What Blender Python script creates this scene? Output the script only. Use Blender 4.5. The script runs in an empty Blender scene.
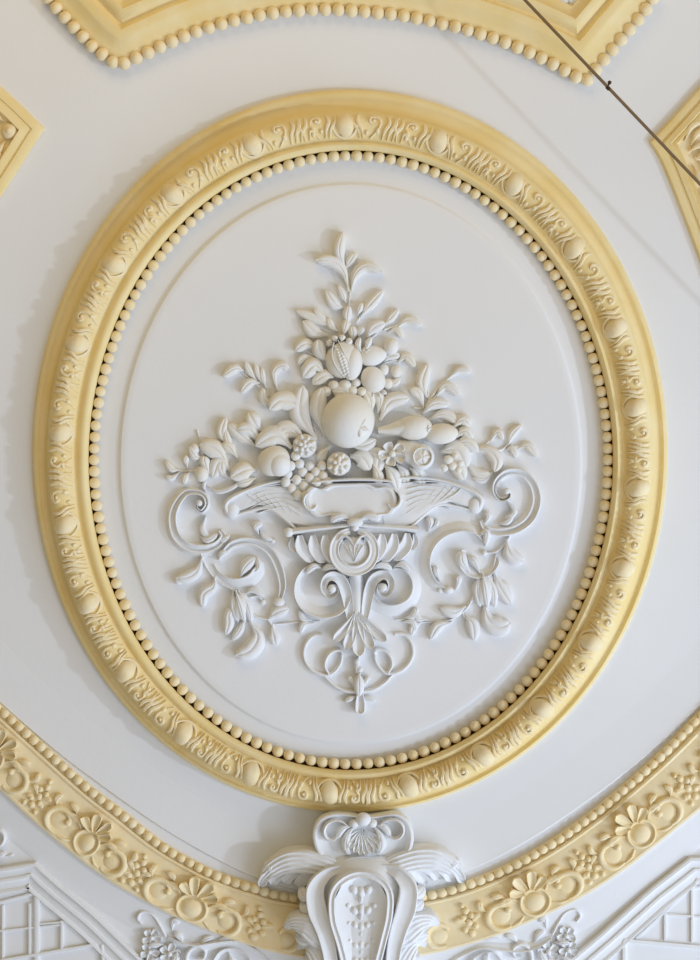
import bpy, bmesh, math, random
from mathutils import Vector, Matrix
random.seed(7)
S = 0.003          # metres per unit of the working drawing
H = 8.6            # ceiling height
CX, CY = 350.0, 480.0
C = bpy.context.scene.collection
PI = math.pi

def W(x, y, h=0.0):
    return Vector(((x-CX)*S, (y-CY)*S, H-h*S))

# ------------------------------------------------------------------ materials
def mat(name, col, rough=.75, var=.04, scale=6.0, col2=None, bump=.15, bscale=60.):
    m = bpy.data.materials.new(name); m.use_nodes = True
    nt = m.node_tree; b = nt.nodes['Principled BSDF']
    b.inputs['Roughness'].default_value = rough
    b.inputs['Specular IOR Level'].default_value = .25
    tc = nt.nodes.new('ShaderNodeTexCoord')
    geo = nt.nodes.new('ShaderNodeNewGeometry')
    n = nt.nodes.new('ShaderNodeTexNoise'); n.inputs['Scale'].default_value = scale; n.inputs['Detail'].default_value = 5
    nt.links.new(geo.outputs['Position'], n.inputs['Vector'])
    r = nt.nodes.new('ShaderNodeValToRGB')
    c2 = col2 or tuple(c*(1-var) for c in col)
    r.color_ramp.elements[0].position = .35; r.color_ramp.elements[1].position = .65
    r.color_ramp.elements[0].color = (*c2, 1); r.color_ramp.elements[1].color = (*col, 1)
    nt.links.new(n.outputs['Fac'], r.inputs['Fac']); nt.links.new(r.outputs['Color'], b.inputs['Base Color'])
    n2 = nt.nodes.new('ShaderNodeTexNoise'); n2.inputs['Scale'].default_value = bscale; n2.inputs['Detail'].default_value = 3
    nt.links.new(geo.outputs['Position'], n2.inputs['Vector'])
    bp = nt.nodes.new('ShaderNodeBump'); bp.inputs['Strength'].default_value = bump; bp.inputs['Distance'].default_value = .004
    nt.links.new(n2.outputs['Fac'], bp.inputs['Height']); nt.links.new(bp.outputs['Normal'], b.inputs['Normal'])
    return m
M_WHITE = mat('white_ceiling_paint', (.80,.80,.80), var=.02, scale=2.5, bump=.12)
M_PLAS = mat('white_plaster', (.80,.80,.795), var=.03, scale=14, bump=.2)
M_YEL = mat('yellow_distemper', (.85,.70,.385), scale=9, col2=(.82,.645,.295), bump=.2)
M_YELP = mat('pale_yellow_distemper', (.85,.725,.475), scale=25, col2=(.84,.685,.395), bump=.25)
M_CREAM = mat('mottled_cream_plaster', (.80,.797,.785), scale=9, col2=(.80,.762,.67), bump=.25)  # white mottled with cream by noise, for the fruit relief
M_DARK = mat('gap_shade_and_clip_dark', (.05,.03,.012), bump=.3)  # near-black brown: shade painted into the bead gap, and the cable clip
M_CABLE = mat('brown_cable_sheath', (.22,.15,.08), rough=.5)

# ------------------------------------------------------------------ mesh helpers
def obj(name, bm, m, parent=None, smooth=True, ang=48, **props):
    bmesh.ops.recalc_face_normals(bm, faces=bm.faces)
    if smooth:
        for f in bm.faces: f.smooth = True
        a = math.radians(ang)
        for e in bm.edges:
            if len(e.link_faces) == 2 and e.calc_face_angle(0) > a: e.smooth = False
    me = bpy.data.meshes.new(name); 
    o = bpy.data.objects.new(name, me)
    if parent is None or parent.get('_org') is None:
        org = Vector((0,0,0))
    else: org = Vector(parent['_org'])
    if parent is not None:
        for v in bm.verts: v.co -= org
        o.parent = parent; 
    bm.to_mesh(me); bm.free(); me.materials.append(m); C.objects.link(o)
    for k, v in props.items(): o[k] = v
    return o
def thing(name, label, cat, px, py, h=0, group=None):
    o = bpy.data.objects.new(name, None); C.objects.link(o); o.location = W(px, py, h)
    o.empty_display_size = .1
    o['label'] = label; o['category'] = cat; o['_org'] = tuple(o.location)
    if group: o['group'] = group
    return o
def part_origin(o):
    o['_org'] = o.parent['_org']; return o

def cat(P, n=6, closed=False):
    """Catmull-Rom through points of any dimension"""
    P = [tuple(map(float, p)) for p in P]
    if len(P) == 2 and not closed:
        return [tuple(a+(b-a)*i/n for a, b in zip(*P)) for i in range(n+1)]
    out = []; L = len(P); segs = L if closed else L-1
    g = (lambda i: P[i % L]) if closed else (lambda i: P[min(max(i, 0), L-1)])
    for i in range(segs):
        p0, p1, p2, p3 = g(i-1), g(i), g(i+1), g(i+2)
        if not closed and i == 0: p0 = tuple(2*a-b for a, b in zip(p1, p2))
        if not closed and i == segs-1: p3 = tuple(2*b-a for a, b in zip(p1, p2))
        for k in range(n):
            t = k/n
            out.append(tuple(.5*(2*b+(c-a)*t+(2*a-5*b+4*c-d)*t*t+(3*b-a-3*c+d)*t**3) for a, b, c, d in zip(p0, p1, p2, p3)))
    if not closed: out.append(P[-1])
    return out
def interp(tab, u):
    if isinstance(tab, (int, float)): return tab
    if callable(tab): return tab(u)
    n = len(tab)-1; x = min(max(u, 0), 1)*n; i = min(int(x), n-1)
    return tab[i]+(tab[i+1]-tab[i])*(x-i)

LEAFP = [(-1,0),(-.95,.42),(-.75,.78),(-.45,.97),(-.16,.99),(0,.87),(.16,.99),(.45,.97),(.75,.78),(.95,.42),(1,0)]
ROUND = [(-1,0),(-.92,.45),(-.7,.76),(-.38,.95),(0,1),(.38,.95),(.7,.76),(.92,.45),(1,0)]
CHAN = [(-1,0),(-.98,.75),(-.88,1),(-.74,.96),(-.6,.8),(-.3,.68),(0,.65),(.3,.68),(.6,.8),(.74,.96),(.88,1),(.98,.75),(1,0)]
CHAN1 = [(-1,0),(-1,.8),(-.86,1),(-.66,.93),(-.5,.66),(-.2,.6),(.1,.5),(.5,.3),(.9,.12),(1,0)]
CHAN2 = [(-1,0),(-1,.8),(-.84,1),(-.6,.92),(-.45,.6),(-.1,.5),(.05,.75),(.25,.78),(.4,.5),(.7,.3),(1,0)]
STRIA = [(-1,0),(-.92,.5),(-.78,.78),(-.62,.66),(-.4,.96),(-.2,.8),(0,1),(.2,.8),(.4,.96),(.62,.66),(.78,.78),(.92,.5),(1,0)]
def sweep(bm, pts, width, height, prof=ROUND, base=0.0, skirt=-1.0, lift=0.0, n=5, fn=None, raw=False):
    """ribbon of cross-section prof along pts (drawing units); width/height/lift tables over u"""
    P = pts if raw else cat([p[:2] for p in pts], n)
    L = len(P); rings = []
    for i, p in enumerate(P):
        a = P[max(i-1, 0)]; b = P[min(i+1, L-1)]
        dx, dy = b[0]-a[0], b[1]-a[1]; d = math.hypot(dx, dy) or 1
        nx, ny = -dy/d, dx/d
        u = i/(L-1); w = max(interp(width, u)/2, .05); h = interp(height, u); z = base+interp(lift, u)
        ring = []
        for v, q in [(prof[0][0], None)]+list(prof)+[(prof[-1][0], None)]:
            zz = skirt if q is None else z+h*q
            x, y = p[0]+nx*w*v, p[1]+ny*w*v
            if fn: x, y, zz2 = fn(x, y); zz = zz if q is None else zz+zz2
            ring.append(bm.verts.new(W(x, y, zz)))
        rings.append(ring)
    for i in range(L-1):
        for j in range(len(rings[0])-1):
            bm.faces.new((rings[i][j], rings[i][j+1], rings[i+1][j+1], rings[i+1][j]))
        bm.faces.new((rings[i][-1], rings[i][0], rings[i+1][0], rings[i+1][-1]))
    for r in (rings[0], rings[-1]):
        try: bm.faces.new(r)
        except Exception: pass

def leafw(w, tip=.12, base=.25):
    def f(u):
        b = math.sin(PI*.5*min(u/.55, 1))**1.2 if u < .55 else 1
        e = math.sqrt(max(0, 1-((u-.55)/.452)**2))
        return w*(base*(1-u)**3+b*e*.95)
    return f
def leaf(bm, pts, w, h=7, base=0, curl=3, prof=LEAFP, fn=None, sk=-1):
    if h > 9: base += h-8; h = 8
    sweep(bm, pts, leafw(w), lambda u: h*(.45+.55*math.sin(PI*min(u*1.05, 1))**.5), prof, base, lift=lambda u: curl*u*u, n=7, fn=fn, skirt=sk)
def petal(bm, pts, w, h=6, base=0, curl=4, fn=None, sk=-1):
    """blunt, round-ended lobe with a hollow face"""
    if h > 9: base += h-7; h = 7
    hollow = [(-1,0),(-.95,.6),(-.8,.95),(-.6,.85),(-.3,.55),(0,.45),(.3,.55),(.6,.85),(.8,.95),(.95,.6),(1,0)]
    sweep(bm, pts, lambda u: w*(.35+.65*math.sin(PI*.5*min(u*1.5, 1)))*(1 if u < .8 else math.sqrt(max(0, 1-((u-.8)/.205)**2))),
          h, hollow, base, lift=lambda u: curl*u*u, n=8, fn=fn, skirt=sk)
def ball(bm, x, y, rx, ry=None, rz=None, h=0.0, rot=0.0, seg=20, fn=None, taper=0.0):
    ry = ry or rx; rz = rz or min(rx, ry)
    r = bmesh.ops.create_uvsphere(bm, u_segments=seg, v_segments=max(8, seg*2//3), radius=1)
    c, s = math.cos(rot), math.sin(rot)
    for v in r['verts']:
        a, b, z = v.co
        k = 1-taper*a
        a, b = a*rx, b*ry*k
        X, Y = x+a*c-b*s, y+a*s+b*c; Z = h+z*rz*k
        if fn: X, Y, z2 = fn(X, Y); Z += z2
        v.co = W(X, Y, Z)
def spiral(cx, cy, r0, r1, a0, a1, n=28, e=1.0):
    """from radius r0 at angle a0 to r1 at a1 (degrees; y down)"""
    return [(cx+(r0+(r1-r0)*(i/n)**e)*math.cos(math.radians(a0+(a1-a0)*i/n)),
             cy+(r0+(r1-r0)*(i/n)**e)*math.sin(math.radians(a0+(a1-a0)*i/n))) for i in range(n+1)]
def star(bm, x, y, r, h, n=5, w=3, rot=0.0):
    for k in range(n):
        a = rot+2*PI*k/n
        sweep(bm, [(x+1*math.cos(a), y+1*math.sin(a)), (x+r*math.cos(a), y+r*math.sin(a))], [w*.7, w, .6], [2, 1.6, .6], ROUND, h, skirt=h-3, n=5)
NB = bmesh.new

# ------------------------------------------------------------------ ceiling with the oval opening for the medallion
def ell(e, t): return (e[0]+e[2]*math.cos(t), e[1]+e[3]*math.sin(t))
def loft(bm, rings, closed=True):
    """rings: list of lists of world vectors"""
    R = [[bm.verts.new(p) for p in r] for r in rings]; n = len(R[0])
    for a, b in zip(R, R[1:]):
        for j in range(n if closed else n-1):
            k = (j+1) % n
            bm.faces.new((a[j], a[k], b[k], b[j]))
    return R
NS = 256
GAPO, GAPI = (350.7,460,262.5,310.5), (350.7,460,258.5,306.5)
bm = NB()
outer = []
for j in range(NS):
    t = 2*PI*j/NS; c, s = math.cos(t), math.sin(t); k = 1/max(abs(c), abs(s))
    outer.append(W(350+c*k*900, 460+s*k*900, 0))
loft(bm, [[W(*ell(GAPO, 2*PI*j/NS), 0) for j in range(NS)], outer])
R = loft(bm, [[W(*ell(GAPO, 2*PI*j/NS), h) for j in range(NS)] for h in (0, -22)])
bmesh.ops.remove_doubles(bm, verts=bm.verts, dist=1e-6)
ceil = obj('ceiling', bm, M_WHITE, smooth=False, kind='structure')

# faint ridge in the ceiling field above the frieze
def trim(name, pts, wd, prof, h, m=M_WHITE, **k):
    bm = NB(); sweep(bm, pts, wd, h, prof, 0, skirt=-.6, n=10); return obj(name, bm, m, kind='structure', **k)
RID = [(-60,600),(0,671),(50,717),(100,757),(180,813),(250,851),(300,868),(352,874),(400,868),(440,857),(490,836),(550,800),(630,740),(700,674),(760,610)]
WEDGE = [(-1,0),(.8,.9),(.92,1),(1,0)]
trim('trim_1', RID, 46, WEDGE, 2.2)

# ------------------------------------------------------------------ oval frame
T = thing('oval_frame', 'large yellow oval plaster frame with egg moulding around the flower basket', 'ceiling medallion', 350, 460)
# panel
bm = NB()
STEP = (350.5,463.5,231,280)
def grow(e, d): return (e[0], e[1], e[2]+d, e[3]+d)
rr = []
for e, h in ((GAPI,-22),(GAPI,-1.2),(grow(STEP,1.6),-1.2),(grow(STEP,.9),-1.0),(grow(STEP,-1.0),1.4),(grow(STEP,-1.8),1.7),(grow(STEP,-8),1.7),(grow(STEP,-90),1.7),(grow(STEP,-180),1.7)):
    rr.append([W(*ell(e, 2*PI*j/NS), h) for j in range(NS)])
R = loft(bm, rr)
bm.faces.new(R[-1])
obj('panel', bm, M_WHITE, T, ang=60)
# moulding: ring ellipses (outer -> inner) given as left,right,top,bottom
def E4(l, r, t, b): return ((l+r)/2, (t+b)/2, (r-l)/2, (b-t)/2)
RO = E4(33,667,90.5,812); RM = E4(49.5,650,114.5,801); RI = E4(76,622.5,141,779); RR = E4(89.3,612.2,151.3,769.2)
def lerpE(a, b, t): return tuple(x+(y-x)*t for x, y in zip(a, b))
prof = [(RO,RM,0,-1),(RO,RM,0,4.5),(RO,RM,.1,6.5),(RO,RM,.24,7.2),(RO,RM,.34,6.2),(RO,RM,.42,4.6),(RO,RM,.58,4.2),(RO,RM,.74,5.4),(RO,RM,.86,8.2),(RO,RM,.95,13),(RO,RM,1,17.5),
        (RM,RI,.03,18.5),(RM,RI,.12,21),(RM,RI,.28,23.3),(RM,RI,.45,24),(RM,RI,.62,23),(RM,RI,.78,20),(RM,RI,.92,15.2),(RM,RI,1,13.2),
        (RI,RR,.14,13),(RI,RR,.26,14.6),(RI,RR,.42,16.2),(RI,RR,.62,16.8),(RI,RR,.8,15.8),(RI,RR,.93,13),(RI,RR,1,10),(RI,RR,1.0,5),(RI,RR,.75,1),(RI,RR,.7,-.4)]
bm = NB()
loft(bm, [[W(*ell(lerpE(a, b, t), 2*PI*j/NS), h) for j in range(NS)] for a, b, t, h in prof])
obj('moulding', bm, M_YEL, T, ang=42)
# dark ring added in the bead gap, painting the shade of the undercut
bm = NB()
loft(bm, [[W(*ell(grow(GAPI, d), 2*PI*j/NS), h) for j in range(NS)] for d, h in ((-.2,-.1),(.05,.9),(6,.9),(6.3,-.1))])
obj('gap_shade_ring', bm, M_DARK, T, label='dark ring painting the shade between frame and beads')

# beads
def arclen(f, n=2000, a=0, b=1):
    P = [f(a+(b-a)*i/n) for i in range(n+1)]; L = [0]
    for p, q in zip(P, P[1:]): L.append(L[-1]+math.dist(p, q))
    return P, L
def walk(P, L, s):
    import bisect
    i = min(max(bisect.bisect_left(L, s), 1), len(L)-1)
    t = (s-L[i-1])/max(L[i]-L[i-1], 1e-9); t = min(max(t, 0), 1)
    p, q = P[i-1], P[i]; x, y = p[0]+(q[0]-p[0])*t, p[1]+(q[1]-p[1])*t
    dx, dy = q[0]-p[0], q[1]-p[1]; d = math.hypot(dx, dy) or 1
    return x, y, dx/d, dy/d
BEADE = (351,460,256.6,303.6)
P, L = arclen(lambda t: ell(BEADE, 2*PI*t))
NBEAD = 154
bead_me = None
bmst = NB(); cnt = 0
org = Vector(T['_org'])
spots = []
for k in range(NBEAD):
    x, y, tx, ty = walk(P, L, L[-1]*k/NBEAD)
    spots.append((x, y, math.atan2(ty, tx)))
spots.sort(key=lambda p: -p[1])      # nearest the bottom of the oval first
for i, (x, y, a) in enumerate(spots):
    j = 1+random.uniform(-.05, .05)
    if i < 100:
        if bead_me is None:
            bb = NB(); r = bmesh.ops.create_uvsphere(bb, u_segments=20, v_segments=12, radius=1)
            for v in bb.verts: v.co = Vector((v.co.x*5.5*S, v.co.y*5.6*S, v.co.z*5.4*S))
            o = obj('bead', bb, M_YELP, None); bead_me = o.data
        else:
            o = bpy.data.objects.new('bead', bead_me); C.objects.link(o)
        o.parent = T; o.location = W(x, y, 4.6)-org; o.rotation_euler = (0, 0, a); o.scale = (j, j, j)
    else: ball(bmst, x, y, 5.5*j, 5.6*j, 5.4*j, 4.6, a)
obj('bead_row', bmst, M_YELP, T, kind='stuff')

# eggs and acanthus on the band
BANDE = E4(61.5,637,127.5,791)
P, L = arclen(lambda t: ell(BANDE, 2*PI*t))
eggs = [(345,127),(437,147),(510,190),(569,253),(611,330),(635,408),(637,488),(624,569),(593,643),(546,711),(486,760),(410,790),(329,797),(252,771),(188,727),(134,665),(95,601),(67,525),(60,433),(79,345),(112,264),(170,192),(250,140)]
def near(P, L, p):
    i = min(range(len(P)), key=lambda i: math.dist(P[i], p)); return L[i]
es = sorted(near(P, L, p) for p in eggs); TOT = L[-1]
def bandfn(s0):
    def fn(a, b):
        x, y, tx, ty = walk(P, L, (s0+a) % TOT)
        # ellipse runs clockwise on the drawing (y down); outward normal is (ty,-tx)
        # the ovolo drops away either side of its crest
        v = .45-b/27
        T_ = ((-.3,10),(0,16.5),(.03,18.5),(.12,21),(.28,23.3),(.45,24),(.62,23),(.78,20),(.92,15.2),(1,13.2),(1.3,13))
        z = T_[0][1] if v < T_[0][0] else T_[-1][1]
        for p, q in zip(T_, T_[1:]):
            if p[0] <= v <= q[0]: z = p[1]+(q[1]-p[1])*(v-p[0])/(q[0]-p[0])
        return x+ty*b, y-tx*b, z-.4
    return fn
for k, s0 in enumerate(es):
    s1 = es[(k+1) % len(es)]; gap = (s1-s0) % TOT
    fn = bandfn(s0)
    bm = NB()
    ball(bm, 0, -.5, 8.8, 12.6, 5.6, .8, rot=.25, fn=fn, seg=22)
    obj('egg', bm, M_YELP, T)
    bm = NB()
    # socket rim round the outer end of the egg
    sweep(bm, spiral(0,-.5,12.6,12.6,150,395,22), [1,2.6,2.8,2.6,1], [1.4,2.6,2.8,2.6,1.4], ROUND, 0, skirt=-3, fn=fn, raw=True)
    sc = (gap-26)/58.0
    def U(a, b): return (13+(a)*sc, b)
    j = random.uniform
    def hook(a0, d, big):
        r = 5.2 if big else 4.3
        sp = [(a0+d*r*math.cos(q)*(1-.12*q), 4.5+r*.95*math.sin(q)*(1-.1*q)) for q in [i*.32 for i in range(15)]]
        sp = [U(*q) for q in sp]
        tail = [U(a0+d*(r+.5), 1), U(a0+d*(r-2), -6), U(a0-d*2, -12.5)]
        sweep(bm, cat(list(reversed(tail))+sp[1:], 3), [1.2,3.4,4.2,4.2,3.6,2.2], [1.4,2.8,3.4,3.6,3.2,1.8], LEAFP if big else ROUND, 0, skirt=-3, fn=fn, raw=True)
        ball(bm, *U(a0, 4.2), 2.0, 2.0, 2.0, 1.6, fn=fn, seg=10)
    hook(13, 1, True); hook(45, -1, False)
    for a0, a1, w, bb in ((2,-6,2.6,9),(5,0,2.8,10.5),(21.5,24,3.0,11),(26,30,3.4,12),(30.5,36,3.0,11),(34,33,2.8,12.5),(38,40.5,2.6,-1),(52,53,3,11),(55.5,60,2.6,9.5)):
        bend = (a1-a0)*.5+3.2*(1 if a1 > a0 else -1)
        leaf(bm, [U(a0, -12.5), U(a0+bend*.3, -5), U(a0+bend, 3 if bb > 0 else -4), U(a1, bb if bb > 0 else 1)], w*1.5, 2.9, 0, .9, fn=fn, sk=-3)
    for a0, b0, r in ((8,-8,1.8),(17,-5.5,2.2),(42,-8,2.0),(49,-6,1.8)):
        ball(bm, *U(a0, b0), r, r*1.3, 2.0, .8, fn=fn, seg=10)
    obj('acanthus_leaf', bm, M_YELP, T)

# ------------------------------------------------------------------ frieze arch
FB = [(-120,600),(-60,653),(5,709),(87,783),(122,810),(158,839),(187,857),(219.5,873),(256,885),(285,892.5),(352,901),(422,893),(468,881),(511,863),(548,842),(580,820),(612,795),(657,755),(700,711),(760,650),(820,585)]
FL = [(-120,680),(-60,733),(0,787),(34,819),(75,853),(96,869),(120,885),(158,906),(176,915),(236,939),(287,953),(352,961),(420,954),(480,939),(520,924),(560,906),(590,890),(630,863),(684,820),(750,765),(820,700)]
F = thing('frieze_arch', 'curved yellow beaded cornice band with scrolls and roundels across the bottom', 'cornice', 352, 900)
FBc = cat(FB, 14); FLc = cat(FL, 14)
def mk(Pc):
    L = [0]
    for p, q in zip(Pc, Pc[1:]): L.append(L[-1]+math.dist(p, q))
    return Pc, L
PB, LB = mk(FBc); PL, LL = mk(FLc)
midB = near(PB, LB, (352,901)); midL = near(PL, LL, (352,961))
def fz(a, v):
    """a: arc length from the middle along the bead line; v 0 at beads, 1 at lower edge"""
    x, y, tx, ty = walk(PB, LB, midB+a)
    # cast along the normal to the lower edge by matching proportionally
    k = LLs(a)
    x2, y2, _, _ = walk(PL, LL, k)
    return x+(x2-x)*v, y+(y2-y)*v
def LLs(a):
    x, y, tx, ty = walk(PB, LB, midB+a); nx, ny = -ty, tx
    best = None
    for i in range(0, len(PL)):
        dx, dy = PL[i][0]-x, PL[i][1]-y
        al = dx*tx+dy*ty; no = dx*nx+dy*ny
        if no > 0 and (best is None or abs(al) < best[0]): best = (abs(al), i, al)
    i = best[1]; return LL[i]-best[2]
A0, A1, NA = -midB+20, LB[-1]-midB-20, 150
fprof = [(-.02,-1),(-.02,1.5),(.0,3.2),(.135,3.4),(.145,6.8),(.17,7.9),(.195,7.2),(.205,5.9),(.24,6.6),(.6,7.4),(.93,8.2),(.965,9.5),(1,9),(1.0,-1)]
bm = NB()
grid = []
for i in range(NA+1):
    a = A0+(A1-A0)*i/NA
    x, y, _, _ = walk(PB, LB, midB+a); x2, y2, _, _ = walk(PL, LL, LLs(a))
    grid.append([W(x+(x2-x)*v, y+(y2-y)*v, h) for v, h in fprof])
loft(bm, [list(c) for c in zip(*grid)], closed=False)
obj('band', bm, M_YELP, F, ang=40)
# beads of the arch that are in view
orgF = Vector(F['_org'])
a = A0; n = 0; bst = NB()
while a < A1:
    x, y, tx, ty = walk(PB, LB, midB+a)
    if -8 < x < 708 and not (300 < x < 408):
        j = 1+random.uniform(-.05, .05)
        if n < 100:
            o = bpy.data.objects.new('bead', bead_me); C.objects.link(o); o.parent = F
            nx, ny = -ty, tx
            o.location = W(x+nx*3.0, y+ny*3.0, 4.6)-orgF; o.rotation_euler = (0, 0, math.atan2(ty, tx)); o.scale = (.93*j, .84*j, .9*j)
            n += 1
    a += 9.9
bst.free()
# motifs
def frame_at(a, v=0.6):
    x, y = fz(a, v); x1, y1 = fz(a+3, v); x0, y0 = fz(a-3, v)
    d = math.hypot(x1-x0, y1-y0); return x, y, (x1-x0)/d, (y1-y0)/d
def ffn(a0, flip=1):
    x0, y0, tx, ty = frame_at(a0)
    def fn(a, b):   # b positive toward the beads
        x, y, tx, ty = frame_at(a0+a*flip)
        return x+ty*b, y-tx*b, 7.0
    return fn
def Fpart(name, bm): return obj(name, bm, M_YELP, F)
rounds = []
sR = [near(PB, LB, p)-midB for p in ((110,801),(208,868))]
# measured roundel centres: left (86,844) (191,909); right (537,906) (642,834)
def sof(p):
    best = min(((math.dist(fz(a, .72), p)), a) for a in [A0+i*2 for i in range(int((A1-A0)/2))])
    return best[1]
cent = [sof(p) for p in ((86,844),(191.5,909),(537,906),(642,834))]
cent = [cent[0]-124]+cent+[cent[3]+124]
for k, a0 in enumerate(cent):
    fn = ffn(a0)
    bm = NB()
    ball(bm, 0, -8, 10.2, 10.2, 6.5, -1.5, fn=fn, seg=24)
    sweep(bm, spiral(0,-8,13.2,13.2,0,360,32), 3.2, 4.2, ROUND, 0, skirt=-2, fn=fn, raw=True)
    Fpart('roundel', bm)
    bm = NB()
    for ang, ln, w in ((-60,18,9.5),(-21,22,10.5),(21,22,10.5),(60,18,9.5)):
        q = math.radians(ang); s, c = math.sin(q), math.cos(q)
        petal(bm, [(s*5, 2+c*3), (s*(5+ln*.5), 3+c*ln*.5), (s*(6+ln*.8), 3+c*ln*.95)], w, 6, 0, 5.5, fn=fn, sk=-2)
    for d in (-1, 1):
        leaf(bm, [(d*12,-2),(d*19,4),(d*26,5),(d*31,1)], 6, 4, 0, 3, fn=fn, sk=-2)
    Fpart('palmette', bm)
    for d in (-1, 1):
        bm = NB()
        # big C-scroll with a boss in its eye
        sweep(bm, spiral(d*33,-7,14,9.5,-110 if d > 0 else 290, 165 if d > 0 else 15,30), [3,6,7,6.6,5.4,4], [3.4,6,6,5.6,4.6,3.4], ROUND, 0, skirt=-2, fn=fn, raw=True)
        ball(bm, d*33, -7.5, 10, 10, 4, -1, fn=fn, seg=18)
        ball(bm, d*25, -4, 3.2, 3.2, 3.6, 3.0, fn=fn, seg=12)
        leaf(bm, [(d*44,2),(d*48,8),(d*46,14)], 7, 5, 0, 2, fn=fn, sk=-2); leaf(bm, [(d*24,8),(d*28,12),(d*35,13)], 7, 5, 0, 2, fn=fn, sk=-2)
        sweep(bm, [(d*14,-16),(d*20,-20),(d*29,-21.5)], [2,4,2], [2,4,2], ROUND, 0, skirt=-2, fn=fn)
        sweep(bm, [(d*15,3),(d*22,3.5),(d*29,4),(d*38,3),(d*44,-2)], [2,5,5.5,5,2], [2,5,5.5,5,2], LEAFP, 0, skirt=-2, fn=fn)
        Fpart('scroll', bm)
for k in range(len(cent)-1):
    a0 = (cent[k]+cent[k+1])/2
    if abs(a0) < 60:
        continue
    pts = [a0]
    for c in pts:
        fn = ffn(c); bm = NB()
        for x, y, r in ((0,9,3.4),(-4,3,3.2),(4,3,3.2),(0,-3,3.6),(-2,15,2.4),(5,-8,3),(-5,-9,3),(0,-14,3.6),(-7,-17,2.8),(7,-17,2.8)):
            ball(bm, x, y, r, r*1.1, 4.2, .6, fn=fn, seg=12)
        for d in (-1, 1):
            leaf(bm, [(d*2,-4),(d*7,1),(d*12,2)], 6, 4, 0, 2.5, fn=fn, sk=-2)
            leaf(bm, [(d*2,-10),(d*6,-8),(d*10,-10)], 5, 3.5, 0, 2, fn=fn, sk=-2)
        Fpart('flower_sprig', bm)
# the ones that flank the console
for a0 in (cent[2]+62, cent[3]-62):
    fn = ffn(a0); bm = NB()
    for x, y, r in ((0,9,3.4),(-4,3,3.2),(4,3,3.2),(0,-3,3.6),(-2,15,2.4),(5,-8,3),(-5,-9,3),(0,-14,3.6)):
        ball(bm, x, y, r, r*1.1, 4.2, .6, fn=fn, seg=12)
    for d in (-1, 1):
        leaf(bm, [(d*2,-4),(d*7,1),(d*12,2)], 6, 4, 0, 2.5, fn=fn, sk=-2)
    Fpart('flower_sprig', bm)
    bm = NB(); d = 1 if a0 < 0 else -1
    sweep(bm, spiral(d*28,-7,13,9,-110 if d > 0 else 290, 165 if d > 0 else 15,30), [3,6,6.6,6,5,4], [3,5,5,4.6,4,3], ROUND, 0, skirt=-2, fn=fn, raw=True)
    ball(bm, d*28, -9.5, 8.5, 8.5, 3.5, -1, fn=fn, seg=18)
    Fpart('scroll', bm)
# shallow cove below the frieze
bm = NB(); grid = []
for i in range(NA+1):
    a = A0+(A1-A0)*i/NA
    x, y, tx, ty = walk(PL, LL, LLs(a)); nx, ny = -ty, tx
    grid.append([W(x+nx*b, y+ny*b, h) for b, h in ((-2,-.5),(-2,5.5),(6,4.6),(16,2.6),(26,.9),(32,0),(33,-.5))])
loft(bm, [list(c) for c in zip(*grid)], closed=False)
obj('trim_2', bm, M_WHITE, kind='structure')

# ------------------------------------------------------------------ coffers
def nrm(a, b):
    dx, dy = b[0]-a[0], b[1]-a[1]; l = math.hypot(dx, dy) or 1; return (dy/l, -dx/l)
def offset_side(side, d, m0, m1, n=24):
    """side: dense polyline; m0/m1: mitre directions at its ends (or None); returns n+1 points"""
    out = []
    for i, p in enumerate(side):
        a = side[max(i-1, 0)]; b = side[min(i+1, len(side)-1)]; q = nrm(a, b)
        out.append((p[0]+q[0]*d, p[1]+q[1]*d))
    for m, c, rev in ((m0, side[0], False), (m1, side[-1], True)):
        if m is None: continue
        P = out[::-1] if rev else out
        # side of the mitre line on which the whole side lies
        f = (side[0] if rev else side[-1])
        cr = lambda p: m[0]*(p[1]-c[1])-m[1]*(p[0]-c[0])
        sg = 1 if cr(f) > 0 else -1
        k = 0
        while k < len(P)-1 and cr(P[k])*sg < 0: k += 1
        if k == 0:
            A, B = P[0], P[1]
        else: A, B = P[k-1], P[k]
        ca, cb = cr(A), cr(B); t = ca/(ca-cb) if abs(ca-cb) > 1e-9 else 0
        X = (A[0]+(B[0]-A[0])*t, A[1]+(B[1]-A[1])*t)
        P = [X]+P[max(k, 1 if k == 0 and d > 0 and False else k):]
        out = P[::-1] if rev else P
    L = [0]
    for p, q in zip(out, out[1:]): L.append(L[-1]+math.dist(p, q))
    return [walk(out, L, L[-1]*i/n)[:2] for i in range(n+1)]
def offset(poly, d):
    """poly: list of points where corners are marked by a third element"""
    idx = [i for i, p in enumerate(poly) if len(p) > 2]
    P = [p[:2] for p in poly]; cuts = [0]+idx+[len(P)-1]; mit = {}
    for i in idx:
        a, b = nrm(P[i-1], P[i]), nrm(P[i], P[i+1]); n = (a[0]+b[0], a[1]+b[1]); l = math.hypot(*n); mit[i] = (n[0]/l, n[1]/l)
    res = []
    for a, b in zip(cuts, cuts[1:]):
        side = [P[a]]
        for p, q in zip(P[a:b], P[a+1:b+1]):
            side += [(p[0]+(q[0]-p[0])*k/8, p[1]+(q[1]-p[1])*k/8) for k in range(1, 9)]
        r = offset_side(side, d, mit.get(a), mit.get(b))
        res += r if not res else r[1:]
    return res
def coffer_frame(bm, poly, prof):
    loft(bm, [[W(*q, h) for q in offset(poly, d)] for d, h in prof], closed=False)
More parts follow.
